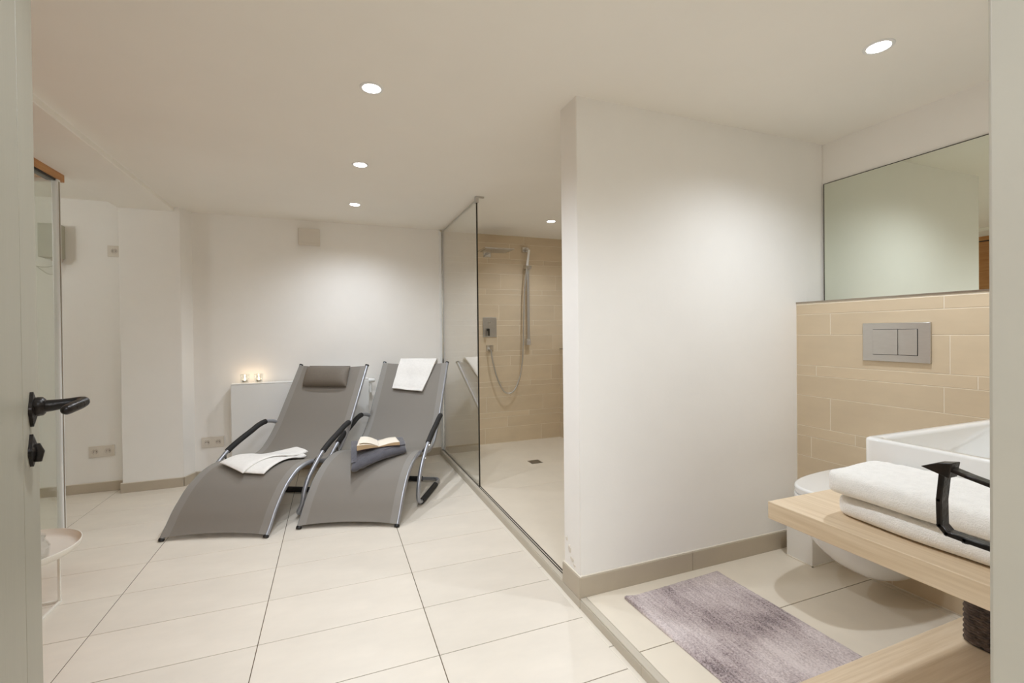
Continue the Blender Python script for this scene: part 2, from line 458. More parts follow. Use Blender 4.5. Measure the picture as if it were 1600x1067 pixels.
# shower half wall and back wall
hs_ = struct('wall_shower_side', MB().box(2.1812, X1, 1.786, 4.25, 0, .945), M['wallgrout'])
tiled_wall(hs_, (2.188, 4.249, 0), (0, -1, 0), (-1, 0, 0), 2.46, SZ, .945, {})
struct('trim_3', MB().box(2.1785, X1, 1.786, 4.25, .945, .9525), M['profile'])['label'] = 'metal edge profile along the shower ledge'
sb = struct('wall_shower_back', MB().box(.938, X1, 4.2522, 4.42, 0, 2.2), M['wallgrout'])
tiled_wall(sb, (.946, 4.259, 0), (1, 0, 0), (0, -1, 0), 1.43, SZ, CZ, {})
struct('trim_4', MB().box(.930, .944, 4.205, 4.258, 0.05, 2.06), M['white'])['label'] = 'white edge trim between plaster and shower tiles'

# ---- skirting tiles
def skirting(name, pts, hts, z0=0, seal=True, skip=()):
    """pts: polyline of wall faces (x, y); tiles 60 cm long stand on the room side (left of travel)"""
    root = bpy.data.objects.new(name, None); C.objects.link(root)
    root.location = (pts[0][0], pts[0][1], z0); ROOT[root.name] = Vector(root.location); root['kind'] = 'structure'
    for (p, q) in zip(pts[:-1], pts[1:]):
        p = Vector((*p, 0)); q = Vector((*q, 0)); L = (q - p).length; d = (q - p) / L; n = Vector((d.y, -d.x, 0))
        a = 0
        while a < L - .01:
            b = min(a + .6, L)
            tile(root, p + d * (a + .0008) + Vector((0, 0, z0)), tuple(d), (0, 0, 1), tuple(n), b - a - .0016, hts, .010, M['skirt'], 'skirting_tile')
            a = b
        if seal:
            tile(root, p + Vector((0, 0, z0 + hts)), tuple(d), (0, 0, 1), tuple(n), L, .005, .006, M['mat_seal'], 'seal_line')
    return root
skirting('baseboard_back', [(-1.0, YB - .001), (.930, YB - .001)], .066)
skirting('baseboard_recess', [(X0, 4.199), (-1.4155, 4.199)], .066)
skirting('baseboard_pillar', [(-1.424, 4.0985), (-1.045, 4.0985), (-1.0, 4.214)], .066)
skirting('baseboard_partition', [(.924, 1.6475), (1.50, 1.6475), (2.17, 1.6475)], .082, SZ)
skirting('baseboard_end', [(.9295, 1.786), (.9295, 1.6375)], .085, SZ - .002)
tile(bpy.data.objects['baseboard_end'], (.9295, 1.786, 0), (0, -1, 0), (0, 0, 1), (-1, 0, 0), .1485, .036, .010, M['riser'], 'skirting_tile')


# ---- boxed-in pipe in the toilet corner
bx = struct('wall_pipe_box', MB().box(2.02, 2.1795, 1.455, 1.583, SZ, .27), M['wall'], bevel=.003)
build('seal_line', MB().box(2.016, 2.02, 1.451, 1.583, SZ, SZ + .005).box(2.016, 2.1795, 1.451, 1.455, SZ, SZ + .005), M['mat_seal'], bx)

# ---- door frame (right jamb) with wrought-iron keeper
jb = struct('trim_1', MB().box(.602, .70, .03, YF + .004, 0, 2.02), M['jambp'], bevel=.004)
def strap(mb, pts, wx, t):
    """flat iron strap following pts (x, y, z); wide along x"""
    for a, b in zip(pts[:-1], pts[1:]):
        a = Vector(a); b = Vector(b); d = b - a
        mb.obox((a + b) / 2, (1, 0, 0), d, Vector((1, 0, 0)).cross(d), wx / 2, d.length / 2 + t * .45, t / 2)
kx = .612
km = MB()
strap(km, [(kx, .252, .9625), (kx, .272, .9665), (kx, .292, .9715)], .013, .0042)
strap(km, [(kx, .2925, .968), (kx, .2955, .935), (kx, .2950, .908), (kx, .289, .9015), (kx, .274, .9005), (kx, .252, .9)], .014, .0055)
keeper = build('lock_keeper', km, M['iron'], jb, bevel=.0012)
keeper['label'] = 'black wrought iron keeper strap on the door frame'
tm = MB().add([(kx - .007, .312, .9675), (kx - .008, .286, .961), (kx - .008, .283, .978), (kx - .007, .296, .9755),
               (kx + .007, .312, .9675), (kx + .008, .286, .961), (kx + .008, .283, .978), (kx + .007, .296, .9755)],
              [(0, 1, 2, 3), (4, 7, 6, 5), (0, 4, 5, 1), (1, 5, 6, 2), (2, 6, 7, 3), (3, 7, 4, 0)])
build('pointed_tip', tm, M['iron'], keeper, bevel=.001)
build('nail', MB().lathe([(0, .003), (.003, .002), (.004, 0)], (kx - .002, .274, .897), 10), M['iron'], keeper, smooth=True)

# ---- opened door leaf on the left
E0 = Vector((-.446, .978, 0)); H0 = Vector((-.19, .2, 0)); td = (H0 - E0).normalized(); nd = Vector((-td.y, td.x, 0))
if nd.x < 0: nd = -nd
def dpt(a, b, z): p = E0 + td * a + nd * b; return (p.x, p.y, z)
L_ = (H0 - E0).length
dm = MB()
def dbox(a0, a1, b0, b1, z0, z1, mb):
    mb.add([dpt(a0, b0, z0), dpt(a1, b0, z0), dpt(a1, b1, z0), dpt(a0, b1, z0), dpt(a0, b0, z1), dpt(a1, b0, z1), dpt(a1, b1, z1), dpt(a0, b1, z1)],
           [(0, 3, 2, 1), (4, 5, 6, 7), (0, 1, 5, 4), (1, 2, 6, 5), (2, 3, 7, 6), (3, 0, 4, 7)] if (td.cross(nd)).z > 0 else
           [(0, 1, 2, 3), (4, 7, 6, 5), (0, 4, 5, 1), (1, 5, 6, 2), (2, 6, 7, 3), (3, 7, 4, 0)])
dbox(0, L_, -.045, -.006, .01, 1.98, dm)
door = struct('door_1', dm, M['doorp'], bevel=.003)
s1 = MB(); dbox(0, .139, -.007, 0, .01, 1.98, s1)
build('stile', s1, M['doorp'], door, bevel=.0015)
s1 = MB(); dbox(.1412, L_, -.007, 0, .01, 1.98, s1)
build('door_panel', s1, M['doorp'], door, bevel=.0015)
# ornate iron rose, lever and keyhole plate
def blob_plate(cz, hts, a0):
    mb = MB(); n = 40; ring = []
    for k in range(n):
        q = 2 * math.pi * k / n
        r = 1 + .22 * math.cos(2 * q) + .10 * math.cos(6 * q)
        ring.append((a0 + .0165 * r * math.cos(q) * .9, cz + hts / 2 * (.86 + .14 * math.cos(4 * q)) * math.sin(q)))
    mb.add([dpt(a, .0, z) for a, z in ring] + [dpt(a, .004, z) for a, z in ring] + [dpt(a0, .0105, cz)],
           [(i, (i + 1) % n, n + (i + 1) % n, n + i) for i in range(n)] + [(n + i, n + (i + 1) % n, 2 * n) for i in range(n)])
    return mb
hd = build('door_handle', blob_plate(1.013, .052, .080), M['iron'], door, smooth=True)
hd['label'] = 'black wrought iron lever handle with rose'
ac = .080
lev = catmull([dpt(ac, .004, 1.0165), dpt(ac, .018, 1.0165), dpt(ac, .032, 1.0175), dpt(ac, .046, 1.0190), dpt(ac + .002, .0545, 1.0200),
               dpt(ac + .012, .0595, 1.0200), dpt(ac + .026, .0555, 1.0180), dpt(ac + .044, .0475, 1.0155), dpt(ac + .058, .0400, 1.0125)], 5)
n_ = len(lev)
def lr(i):
    q = i / (n_ - 1)
    r = .0100 - .0028 * min(1, q / .35) if q < .5 else .0072 + .0006 * math.sin((q - .5) * 6)
    return r * (max(.05, 1 - max(0, (q - .93) / .07) ** 2)) ** .5
rs = [lr(i) for i in range(n_)]
build('lever', MB().tube(lev, rs, 14), M['iron'], hd, smooth=True)
build('collar', MB().tube([dpt(ac, .003, 1.0165), dpt(ac, .008, 1.0165), dpt(ac, .014, 1.0165), dpt(ac, .017, 1.0165)], [.013, .0145, .014, .0105], 14), M['iron'], hd, smooth=True)
kp = build('keyhole_plate', blob_plate(.953, .048, .088), M['iron'], door, smooth=True)
kp['label'] = 'ornate black wrought iron keyhole plate'
build('keyhole_cover', MB().tube([dpt(.088, .007, .962), dpt(.088, .0095, .950), dpt(.089, .008, .936)], [.004, .0065, .005], 10), M['iron'], kp, smooth=True)

# ================================================================== THINGS
# ---- ceiling downlights
def downlight(x, y, label, z=CZ, on=True, wmul=1.0):
    t = thing('ceiling_light', (x, y, z), label, 'ceiling light', 'round recessed ceiling downlights')
    build('trim_ring', MB().lathe([(.034, -.0005), (.034, -.003), (.038, -.004), (.0435, -.003), (.045, -.0003)], (x, y, z), 36), M['white'], t, smooth=True)
    build('lens', MB().lathe([(0, -.0028), (.022, -.0028), (.0345, -.0022)], (x, y, z), 36), M['lamp'], t, smooth=True)
    l = bpy.data.lights.new('downlight_lamp', 'SPOT'); l.energy = LAMP_W * wmul; l.color = LAMP_COL
    l.spot_size = math.radians(150); l.spot_blend = 1.0; l.shadow_soft_size = .028
    o = bpy.data.objects.new('lamp', l); C.objects.link(o); o.parent = t; o.location = (0, 0, -.034)
    return t
downlight(.155, 1.87, 'largest-looking ceiling downlight over the main floor, in front of the other two of the row')
downlight(.160, 2.733, 'middle ceiling downlight of the row of three over the main floor')
downlight(.168, 3.584, 'ceiling downlight above the loungers, closest to the back wall')
downlight(1.767, 3.581, 'small ceiling downlight inside the shower', wmul=.62)
downlight(1.736, 1.008, 'bright ceiling downlight above the bath mat and basin', wmul=1.0)

downlight(.155, 1.005, 'added fill downlight just inside the doorway, out of view above the photo')  # unseen lamp extending the row, added for more fill and floor bounce
hl = bpy.data.lights.new('hall_fill', 'AREA'); hl.energy = HALL_W; hl.size = .5; hl.color = LAMP_COL  # unseen area light behind the camera, added as fill for door and jamb
ho = bpy.data.objects.new('hall_fill', hl); C.objects.link(ho); ho.location = (.1, -.85, 2.28)

# ---- loungers
PROF = [(0, .012), (.03, .062), (.06, .12), (.10, .178), (.145, .233), (.23, .292), (.32, .313), (.40, .305), (.49, .279), (.57, .278), (.655, .32), (.75, .43), (.86, .618), (1, .866)]
def prof(s):
    if s <= 0: return PROF[0][1] + s * 1.7
    if s >= 1: return PROF[-1][1] + (s - 1) * 1.75
    for i in range(len(PROF) - 1):
        if PROF[i][0] <= s <= PROF[i + 1][0]:
            P = PROF; a, b = P[i], P[i + 1]
            def sl(j):
                j0, j1 = max(j - 1, 0), min(j + 1, len(P) - 1); return (P[j1][1] - P[j0][1]) / (P[j1][0] - P[j0][0])
            h = b[0] - a[0]; t = (s - a[0]) / h; m0, m1 = sl(i) * h, sl(i + 1) * h
            return (2 * t ** 3 - 3 * t * t + 1) * a[1] + (t ** 3 - 2 * t * t + t) * m0 + (-2 * t ** 3 + 3 * t * t) * b[1] + (t ** 3 - t * t) * m1
class Surf:
    def __init__(s, FL, FR, TL, TR, zs): s.c = [Vector(p) for p in (FL, FR, TL, TR)]; s.zs = zs
    def p(s, u, v, dz=0, off=0):
        FL, FR, TL, TR = s.c
        a = FL.lerp(FR, u); b = TL.lerp(TR, u); q = a.lerp(b, v)
        r = (FR - FL).lerp(TR - TL, v).normalized(); q = q + r * off
        return Vector((q.x, q.y, prof(v) * s.zs + dz))
    def n(s, u, v):
        e = .01; a = s.p(u, v + e) - s.p(u, v - e); b = s.p(u + e, v) - s.p(u - e, v)
        return b.cross(a).normalized()
    def q(s, u, v, h):      # point at height h along the normal
        return s.p(u, v) + s.n(u, v) * h

def lounger(F, label, with_pillow, fl_, fr_):
    base = (F.c[0] + F.c[1] + F.c[2] + F.c[3]) / 4
    t = thing('sun_lounger', (base.x, base.y, 0), label, 'sun lounger', 'grey mesh rocking loungers')
    NS = 46
    sag = lambda u: -.012 * (1 - (2 * u - 1) ** 2)
    def fn(u, v, side):
        vv = v
        if v < .08: vv = v + .010 * (1 - (2 * u - 1) ** 2) * (1 - v / .08)
        if v > .95: vv = v - .004 * (1 - (2 * u - 1) ** 2) * (v - .95) / .05
        return F.q(u, vv, .0145 + sag(u) + (.0016 if side else 0))
    build('sling', MB().sheet(lambda a, b, c: fn(-.010 + 1.018 * a, b, c), 14, 90, True), M['sling'], t, smooth=True)
    for u, o in ((0, 0.0), (1, 0.0)):
        rail = [F.q(u, -.006 + 1.012 * k / NS, .002) for k in range(NS + 1)]
        rail = [p + (F.c[1] - F.c[0]).to_3d().normalized() * (-.001 if u == 0 else .004) for p in rail]
        rl = build('side_rail', MB().tube(rail, .0135, 10), M['silver'], t, smooth=True)
        d = (rail[0] - rail[1]).normalized()
        build('end_cap', MB().tube([rail[0] - d * .012, rail[0] + d * .002], .0155, 12), M['blackcap'], rl, smooth=True)
        d = (rail[-1] - rail[-2]).normalized()
        build('end_cap', MB().tube([rail[-1] - d * .008, rail[-1] + d * .003], .0150, 12), M['blackcap'], rl, smooth=True)
    for v in (.10, .36, .60, .84):
        build('crossbar', MB().tube([F.q(k / 6, v, -.012 - .006 * math.sin(math.pi * k / 6)) for k in range(7)], .009, 8), M['silver'], t, smooth=True)
    key = [(.775, .470, .004), (.745, .486, .024), (.705, .492, .038), (.65, .478, .042), (.60, .454, .042), (.50, .409, .042), (.42, .364, .042),
           (.35, .305, .042), (.285, .240, .042), (.245, .170, .042), (.226, .100, .042), (.236, .045, .042), (.28, .022, .042), (.36, .018, .042),
           (.46, .018, .042), (.56, .018, .042), (.625, .019, .040), (.652, .020, .025), (.660, .020, -.01)]
    def side_o(v, z, o, f):
        k = max(0, min(1, (.09 - z) / .07)); return o * (1 - k) + min(o, f) * k
    left = [F.p(0, v, z - prof(v) * F.zs, -side_o(v, z, o, fl_)) for v, z, o in key]
    rightp = [F.p(1, v, z - prof(v) * F.zs, side_o(v, z, o, fr_)) for v, z, o in key]
    mid = [F.p(k / 6, .661, .020 - prof(.661) * F.zs) for k in range(1, 6)]
    path = left + mid + rightp[::-1]
    sm = catmull(path, 5)
    build('rocker_frame', MB().tube(sm, .0135, 12), M['silver'], t, smooth=True)
    nk = len(key)
    def seg(i0, i1, a=0.0, b=1.0):
        return sm[int(i0 * 5 + a * 5):int(i1 * 5 + b * 5)]
    tot = len(path)
    for name, i0, i1 in (('arm_grip', 2, 6), ('foot_sleeve', 12, 15)):
        build(name, MB().tube(sm[i0 * 5:i1 * 5 + 1], .0185, 12), M['black'], t, smooth=True)
        j1 = tot - 1 - i0; j0 = tot - 1 - i1
        build(name, MB().tube(sm[j0 * 5:j1 * 5 + 1], .0185, 12), M['black'], t, smooth=True)
    build('rear_sleeve', MB().tube(sm[(nk + 0) * 5:(nk + 4) * 5 + 1], .0185, 12), M['black'], t, smooth=True)
    # stay between rail and frame, bolts
    for u, sg in ((0, -1), (1, 1)):
        st = [F.p(u, .37, -.012, sg * .0), F.p(u, .40, .352 - prof(.40) * F.zs, sg * .040)]
        build('bracket', MB().tube(st, .006, 8), M['darkmetal'], t, smooth=True)
        for v, z, o in ((.405, .352, .058), (.33, .285, .058)):
            p = F.p(u, v, z - prof(v) * F.zs, sg * o); d = (F.c[1] - F.c[0]).to_3d().normalized() * sg
            build('bolt', MB().tube([p - d * .014, p], .005, 8), M['chrome'], t, smooth=True)
    if with_pillow:
        def pf(a, b, side):
            a, b = sp(a), sp(b); u = .14 + .64 * a + .035 * (1 - b); v = .913 + .080 * b
            e = max(0, 1 - abs(2 * a - 1) ** 6) ** .5 * max(0, 1 - abs(2 * b - 1) ** 2.4) ** .5
            return F.q(u, v, .022 + (.044 * e if side else -.004 * e))
        pl = build('headrest_pillow', MB().sheet(pf, 26, 14, True), M['pillow'], t, smooth=True)
        pl['label'] = 'dark grey-brown roll cushion at the head end'
        def sf_(a, b, side):
            u = .16 + .62 * a; v = .980 + .018 * b
            return F.q(u, v, .0168 + .002 * side)
        build('pillow_flap', MB().sheet(sf_, 10, 4), M['pillow'], pl, smooth=True)
    return t
LA = Surf((-.880, 3.049), (-.356, 2.878), (-.236, 4.075), (.246, 3.775), 1.0)
LB = Surf((-.189, 2.932), (.335, 2.741), (.419, 4.105), (.900, 3.842), .996)
lounger(LA, 'left grey mesh rocking lounger with a headrest pillow, in front of the radiator', True, .042, -.004)
lounger(LB, 'right grey mesh rocking lounger beside the glass shower screen, a towel over its top', False, .012, .042)

# ---- towel draped over the head end of the right lounger
def tw(a, b, side):
    th = .011 if side else 0
    if b < .78:
        v = .884 + (1.012 - .884) * (b / .78); u0 = .24 + .02 * (b / .78); u1 = .705 + .135 * (b / .78)
        u = u0 + (u1 - u0) * a
        wv = .004 * math.sin(a * 9 + b * 5) + .003 * math.sin(b * 14)
        v -= .012 * a * (1 - b / .78)
        return LB.q(u, v, .017 + th + wv * side + .004 * (b < .03))
    c = (b - .78) / .22; u = .26 + .58 * a
    top = LB.q(u, 1.012, 0); n = LB.n(u, 1.0); d = (LB.p(u, 1.0) - LB.p(u, .99)).normalized()
    ang = min(1, c / .35) * math.pi; r = .017 + th
    p = top + n * (r * math.cos(ang)) + d * (r * math.sin(ang) * .9)
    if c > .35: p = p + Vector((0, 0, -1)) * ((c - .35) / .65 * .10)
    return p
tag(build('towel', MB().sheet(tw, 22, 44, True), M['towel'], smooth=True),
    'white folded towel draped over the head end of the right lounger', 'towel')

# ---- towel laid doubled on the left lounger's seat
t = thing('towel', LA.p(.4, .35), 'long white towel folded in two bands across the seat of the left lounger', 'towel')
def band(e0, e1, h0, h1):
    """e0, e1: the two long edges as (u, v) points on the lounger surface"""
    A = catmull([(*p, 0) for p in e0], 8); B = catmull([(*p, 0) for p in e1], 8)
    def at(L, b):
        x = b * (len(L) - 1); i = min(int(x), len(L) - 2); return L[i].lerp(L[i + 1], x - i)
    def fn(a, b, side):
        a, b = sp(a), sp(b)
        q = at(A, b).lerp(at(B, b), a)
        e = max(0, 1 - abs(2 * a - 1) ** 8) ** .5
        end = max(0, 1 - max(0, (b - .95) / .05) ** 2) ** .5 * min(1, .35 + b * 30)
        wv = .0025 * math.sin(b * 7 + a * 2) + .0015 * math.sin(a * 8 + b * 3)
        puff = 1 + .8 * max(0, (b - .8) / .2)
        mid = .0165 + h0 + h1 / 2
        return LA.q(q.x, q.y, mid + (h1 / 2 * e * end * puff) * (1 if side else -.9) + (wv if side else 0))
    return MB().sheet(fn, 18, 50)
build('folded_band', band([(.46, .207), (.50, .34), (.545, .47), (.60, .570)], [(.716, .196), (.738, .31), (.742, .44), (.712, .545)], 0.0, .013), M['towel'], t, smooth=True)
build('folded_band', band([(.115, .265), (.155, .40), (.25, .56), (.50, .628)], [(.505, .192), (.56, .33), (.615, .46), (.69, .585)], .012, .017), M['towel'], t, smooth=True)

# ---- folded fleece blanket on the right lounger
FLb, FRb, BRb, BLb = (Vector(p) for p in ((.098, 2.975), (.450, 3.105), (.475, 3.415), (.115, 3.385)))
def seatz(x, y):   # lounger surface height under (x, y)
    best = None
    for i in range(26):
        v = .14 + .46 * i / 26
        for u in (.2, .4, .6, .8):
            p = LB.q(u, v, .0165); d = (p.x - x) ** 2 + (p.y - y) ** 2
            if best is None or d < best[0]: best = (d, p.z)
    return best[1]
def blanket_layer(z0, z1, ins):
    def fn(a, b, side):
        a, b = sp(a), sp(b)
        q = FLb.lerp(FRb, a).lerp(BLb.lerp(BRb, a), b)
        e = max(0, 1 - abs(2 * b - 1) ** 7) ** .5 * max(0, 1 - abs(2 * a - 1) ** 26) ** .5
        zb = (.62 if b < .5 else .5) * (seatz(q.x, q.y) - .306) + .306 + .001
        zm = (z0 + z1) / 2; h = (z1 - z0) / 2 * e
        wv = .002 * math.sin(a * 11 + b * 4) + .002 * math.sin(b * 9)
        return (q.x, q.y + ins, zb + zm + h * (1 if side else -1) + (wv if side else 0))
    return MB().sheet(fn, 20, 24)
t = thing('blanket', (.28, 3.22, .30), 'dark grey folded fleece blanket lying on the right lounger under the book', 'blanket')
build('fold_layer', blanket_layer(-.004, .058, 0), M['blanket'], t, smooth=True)
build('fold_layer', blanket_layer(.0575, .066, .03), M['blanket'], t, smooth=True)

# ---- open paperback
BZ = .3825
t = thing('book', (.27, 3.2, BZ), 'open paperback book lying face up on the dark folded blanket', 'book')
sp0, sp1 = Vector((.272, 3.105)), Vector((.280, 3.285))
def page_block(side_sign, f0, f1, thick, lift, name):
    """pages arching from the spine to the fore edge: f0, f1 = front and back corner of the fore edge"""
    f0 = Vector(f0); f1 = Vector(f1)
    def fn(a, b, s):
        p0 = sp0.lerp(f0, a); p1 = sp1.lerp(f1, a); q = p0.lerp(p1, b)
        arch = math.sin(min(1, a * 1.15) * math.pi * .55) * .020 + .004
        top = BZ + .004 + arch + thick * (1 - (1 - min(1, a * 3)) ** 2) + lift * a
        bot = BZ + .0025 + lift * a * .6 + math.sin(a * math.pi) * .003
        return (q.x, q.y, top if s else bot)
    mb = MB().sheet(fn, 16, 4)
    return mb
for sg, f0, f1, th, li in ((-1, (.136, 3.050), (.160, 3.245), .004, .006), (1, (.408, 3.110), (.400, 3.275), -.004, .0)):
    mb = page_block(sg, f0, f1, th, li, '')
    o = build('page_block', mb, M['pages'], t, smooth=False)
    o.data.materials.append(M['pageedge'])
    nt_ = 16 * 4
    for i, pl_ in enumerate(o.data.polygons):
        if i >= nt_ * 2: pl_.material_index = 1
        else: pl_.use_smooth = True
# cover
def cov(a, b, s):
    A0 = Vector((.132, 3.045)); A1 = Vector((.157, 3.25)); B0 = Vector((.411, 3.105)); B1 = Vector((.403, 3.28))
    if a < .5: q = A0.lerp(sp0, a * 2).lerp(A1.lerp(sp1, a * 2), b)
    else: q = sp0.lerp(B0, a * 2 - 1).lerp(sp1.lerp(B1, a * 2 - 1), b)
    return (q.x, q.y, BZ + (.0022 if s else 0) + (.004 * (1 - a * 2) if a < .5 else 0))
build('cover', MB().sheet(cov, 12, 4), M['cover'], t)
# loose leaves lifted on the left
def leaf(a, b, s):
    q = sp0.lerp(Vector((.150, 3.075)), a).lerp(sp1.lerp(Vector((.168, 3.27)), a), b)
    return (q.x, q.y, BZ + .010 + math.sin(a * math.pi * .62) * .030 + .006 * a + (.0012 if s else 0))
build('leaf', MB().sheet(leaf, 14, 3), M['pages'], t, smooth=True)

# ---- radiator
t = thing('radiator', (-.22, 4.16, .13), 'flat white panel radiator on the back wall behind the loungers', 'radiator')
build('front_panel', MB().box(-.735, .285, 4.112, 4.128, .13, .735), M['white'], t, bevel=.004)
build('convector_body', MB().box(-.725, .275, 4.1285, 4.195, .14, .728), M['white'], t, bevel=.002)
build('top_grille', MB().box(-.735, .285, 4.112, 4.198, .736, .745), M['white'], t, bevel=.003)
build('side_cover', MB().box(-.737, -.7255, 4.116, 4.198, .132, .735), M['white'], t, bevel=.002)
build('side_cover', MB().box(.2755, .287, 4.116, 4.198, .132, .735), M['white'], t, bevel=.002)
build('wall_bracket', MB().box(-.5, -.46, 4.195, 4.2245, .2, .68), M['steel'], t)
build('wall_bracket', MB().box(.0, .04, 4.195, 4.2245, .2, .68), M['steel'], t)
v = build('valve', MB().tube([(.284, 4.15, .685), (.31, 4.15, .685)], .009, 12).tube([(.305, 4.15, .62), (.305, 4.15, .70)], .011, 12)
          .tube([(.305, 4.15, .64), (.305, 4.2245, .64)], .007, 10), M['white'], t, smooth=True)
build('thermostat_head', MB().tube([(.272, 4.145, .722), (.285, 4.145, .722), (.30, 4.145, .722), (.335, 4.145, .7225), (.342, 4.145, .7225)], [.012, .018, .019, .016, .010], 18), M['white'], v, smooth=True)

# ---- tealights
for x, lab in ((-.645, 'lit tealight in a clear glass on the radiator, the left one'), (-.548, 'lit tealight in a clear glass on the radiator, the right one by the lounger')):
    t = thing('tealight', (x, 4.155, .7455), lab, 'candle', 'tealights on the radiator')
    c = (x, 4.155, .7458)
    build('glass_cup', MB().lathe([(0, .0), (.026, .0), (.029, .003), (.034, .07), (.0325, .07), (.0275, .007), (0, .006)], c, 28), M['jar'], t, smooth=True)
    build('wax_cup', MB().lathe([(0, .0065), (.019, .0065), (.0195, .022), (.018, .022), (.0175, .019), (0, .019)], c, 24), M['steel'], t, smooth=True)
    build('flame', MB().lathe([(0, .0195), (.0035, .024), (.005, .031), (.0035, .040), (0, .050)], c, 12), M['flame'], t, smooth=True)
    l = bpy.data.lights.new('candle_lamp', 'POINT'); l.energy = .07; l.color = (1, .66, .38); l.shadow_soft_size = .006
    o = bpy.data.objects.new('candle_lamp', l); C.objects.link(o); o.parent = t; o.location = (0, 0, .062)

# ---- wall sockets
def sockets(x0, x1, zc, n, y, lab):
    h = (x1 - x0) / n if n > 1 else (x1 - x0)
    t = thing('wall_socket', ((x0 + x1) / 2, y, zc - .04), lab, 'socket')
    build('frame', MB().box(x0, x1, y - .009, y, zc - .040, zc + .040), M['whitep'], t, bevel=.002)
    for k in range(n):
        cx = x0 + (k + .5) * (x1 - x0) / n
        wdt = min(.027, (x1 - x0) / n / 2 - .003)
        i = build('insert', MB().box(cx - wdt, cx + wdt, y - .0105, y - .0088, zc - .027, zc + .027), M['whitep'], t, bevel=.001)
        build('socket_hole', MB().lathe([(.0195, .0), (.0195, .0008), (.0165, .0012), (.016, .0005), (0, .0003)], (cx, y - .0105, zc), 24, 'y'), M['socket'], i, smooth=True)
        for d_ in (-.0085, .0085):
            build('pin_hole', MB().lathe([(0, .0), (.0026, .0), (.0026, .001), (0, .001)], (cx + d_, y - .0108, zc), 10, 'y'), M['blackcap'], i)
        build('earth_clip', MB().box(cx - .003, cx + .003, y - .0118, y - .0108, zc + .012, zc + .020), M['whitep'], i)
        build('earth_clip', MB().box(cx - .003, cx + .003, y - .0118, y - .0108, zc - .020, zc - .012), M['whitep'], i)
sockets(-1.512, -1.432, 1.745, 1, 4.1995, 'single white wall socket high up beside the pillar')
sockets(-1.640, -1.490, .293, 2, 4.1995, 'double white wall socket low on the wall left of the pillar')
sockets(-.956, -.806, .289, 2, YB - .0005, 'double white wall socket low on the wall left of the radiator')

# ---- vent cover under the ceiling
t = thing('vent_cover', (-.17, YB, 1.86), 'square white vent cover high on the back wall', 'vent')
build('casing', MB().box(-.253, -.085, YB - .034, YB, 1.868, 2.003), M['whitep'], t, bevel=.004)
build('front_plate', MB().box(-.247, -.085, YB - .044, YB - .0365, 1.860, 2.000), M['whitep'], t, bevel=.002)
build('slat', MB().box(-.240, -.098, YB - .047, YB - .044, 1.885, 1.888), M['whitep'], t)

# ---- grey control box in the recess with cable
t = thing('control_box', (-1.81, 4.2, 1.66), 'grey-green control box with a cable on the recess wall behind the cabin glass', 'control box')
build('housing', MB().box(-1.860, -1.752, 4.10, 4.1995, 1.672, 1.905), M['box'], t, bevel=.004)
build('bracket', MB().box(-1.800, -1.762, 4.12, 4.19, 1.650, 1.673), M['socket'], t, bevel=.002)
build('cable', MB().tube(catmull([(-1.785, 4.16, 1.655), (-1.790, 4.16, 1.635), (-1.82, 4.165, 1.615), (-1.88, 4.18, 1.612), (-1.96, 4.19, 1.63)], 8), .0026, 8)
      .tube(catmull([(-1.90, 4.185, 1.612), (-1.87, 4.18, 1.585), (-1.835, 4.17, 1.562), (-1.80, 4.17, 1.565), (-1.778, 4.17, 1.60), (-1.775, 4.165, 1.655)], 8), .0026, 8), M['box'], t, smooth=True)

# ---- glazed sauna cabin at the left
t = thing('sauna_cabin', (-2.0, 2.3, 0), 'glazed sauna cabin with a wooden head beam at the left behind the door', 'sauna')
build('head_beam', MB().box(-1.55, -1.414, 1.2, 3.393, 2.003, 2.068), M['sauna'], t, bevel=.003)['label'] = 'orange-brown wooden head beam'
build('seal_strip', MB().box(-1.46, -1.420, 2.5, 3.36, 1.992, 2.003), M['blackcap'], t)
build('rear_head_rail', MB().box(X0 + .01, -1.44, 3.318, 3.342, 1.985, 2.003), M['whitep'], t, bevel=.002)
build('corner_post', MB().box(-1.440, -1.412, 3.312, 3.345, .0, 2.003), M['white'], t, bevel=.004)['label'] = 'slim white corner post'
build('post_strip', MB().box(-1.4118, -1.4095, 3.322, 3.330, .02, 1.99), M['profile'], t)
build('glass_pane', MB().box(-1.430, -1.422, 2.905, 3.312, .012, 1.992), M['glass2'], t)
build('glass_pane', MB().box(X0 + .02, -1.442, 3.326, 3.334, .012, 1.985), M['glass2'], t)
for k in range(15):
    y0 = 1.215 + .1125 * k
    build('wall_plank', MB().box(-1.45, -1.418, y0 + .001, y0 + .1115, .0, 1.992), M['sauna'], t, bevel=.003)
build('bottom_rail', MB().box(-1.438, -1.414, 2.905, 3.312, .0, .012), M['profile'], t)

cl = build('cabin_lamp', MB().lathe([(0, .0), (.05, .0), (.055, .02), (.045, .06), (0, .07)], (-2.45, 3.10, 1.78), 20), M['lamp'], t, smooth=True)
l = bpy.data.lights.new('cabin_lamp', 'POINT'); l.energy = 5.5; l.color = LAMP_COL; l.shadow_soft_size = .05
o = bpy.data.objects.new('cabin_lamp_light', l); C.objects.link(o); o.location = (-2.36, 3.10, 1.86)

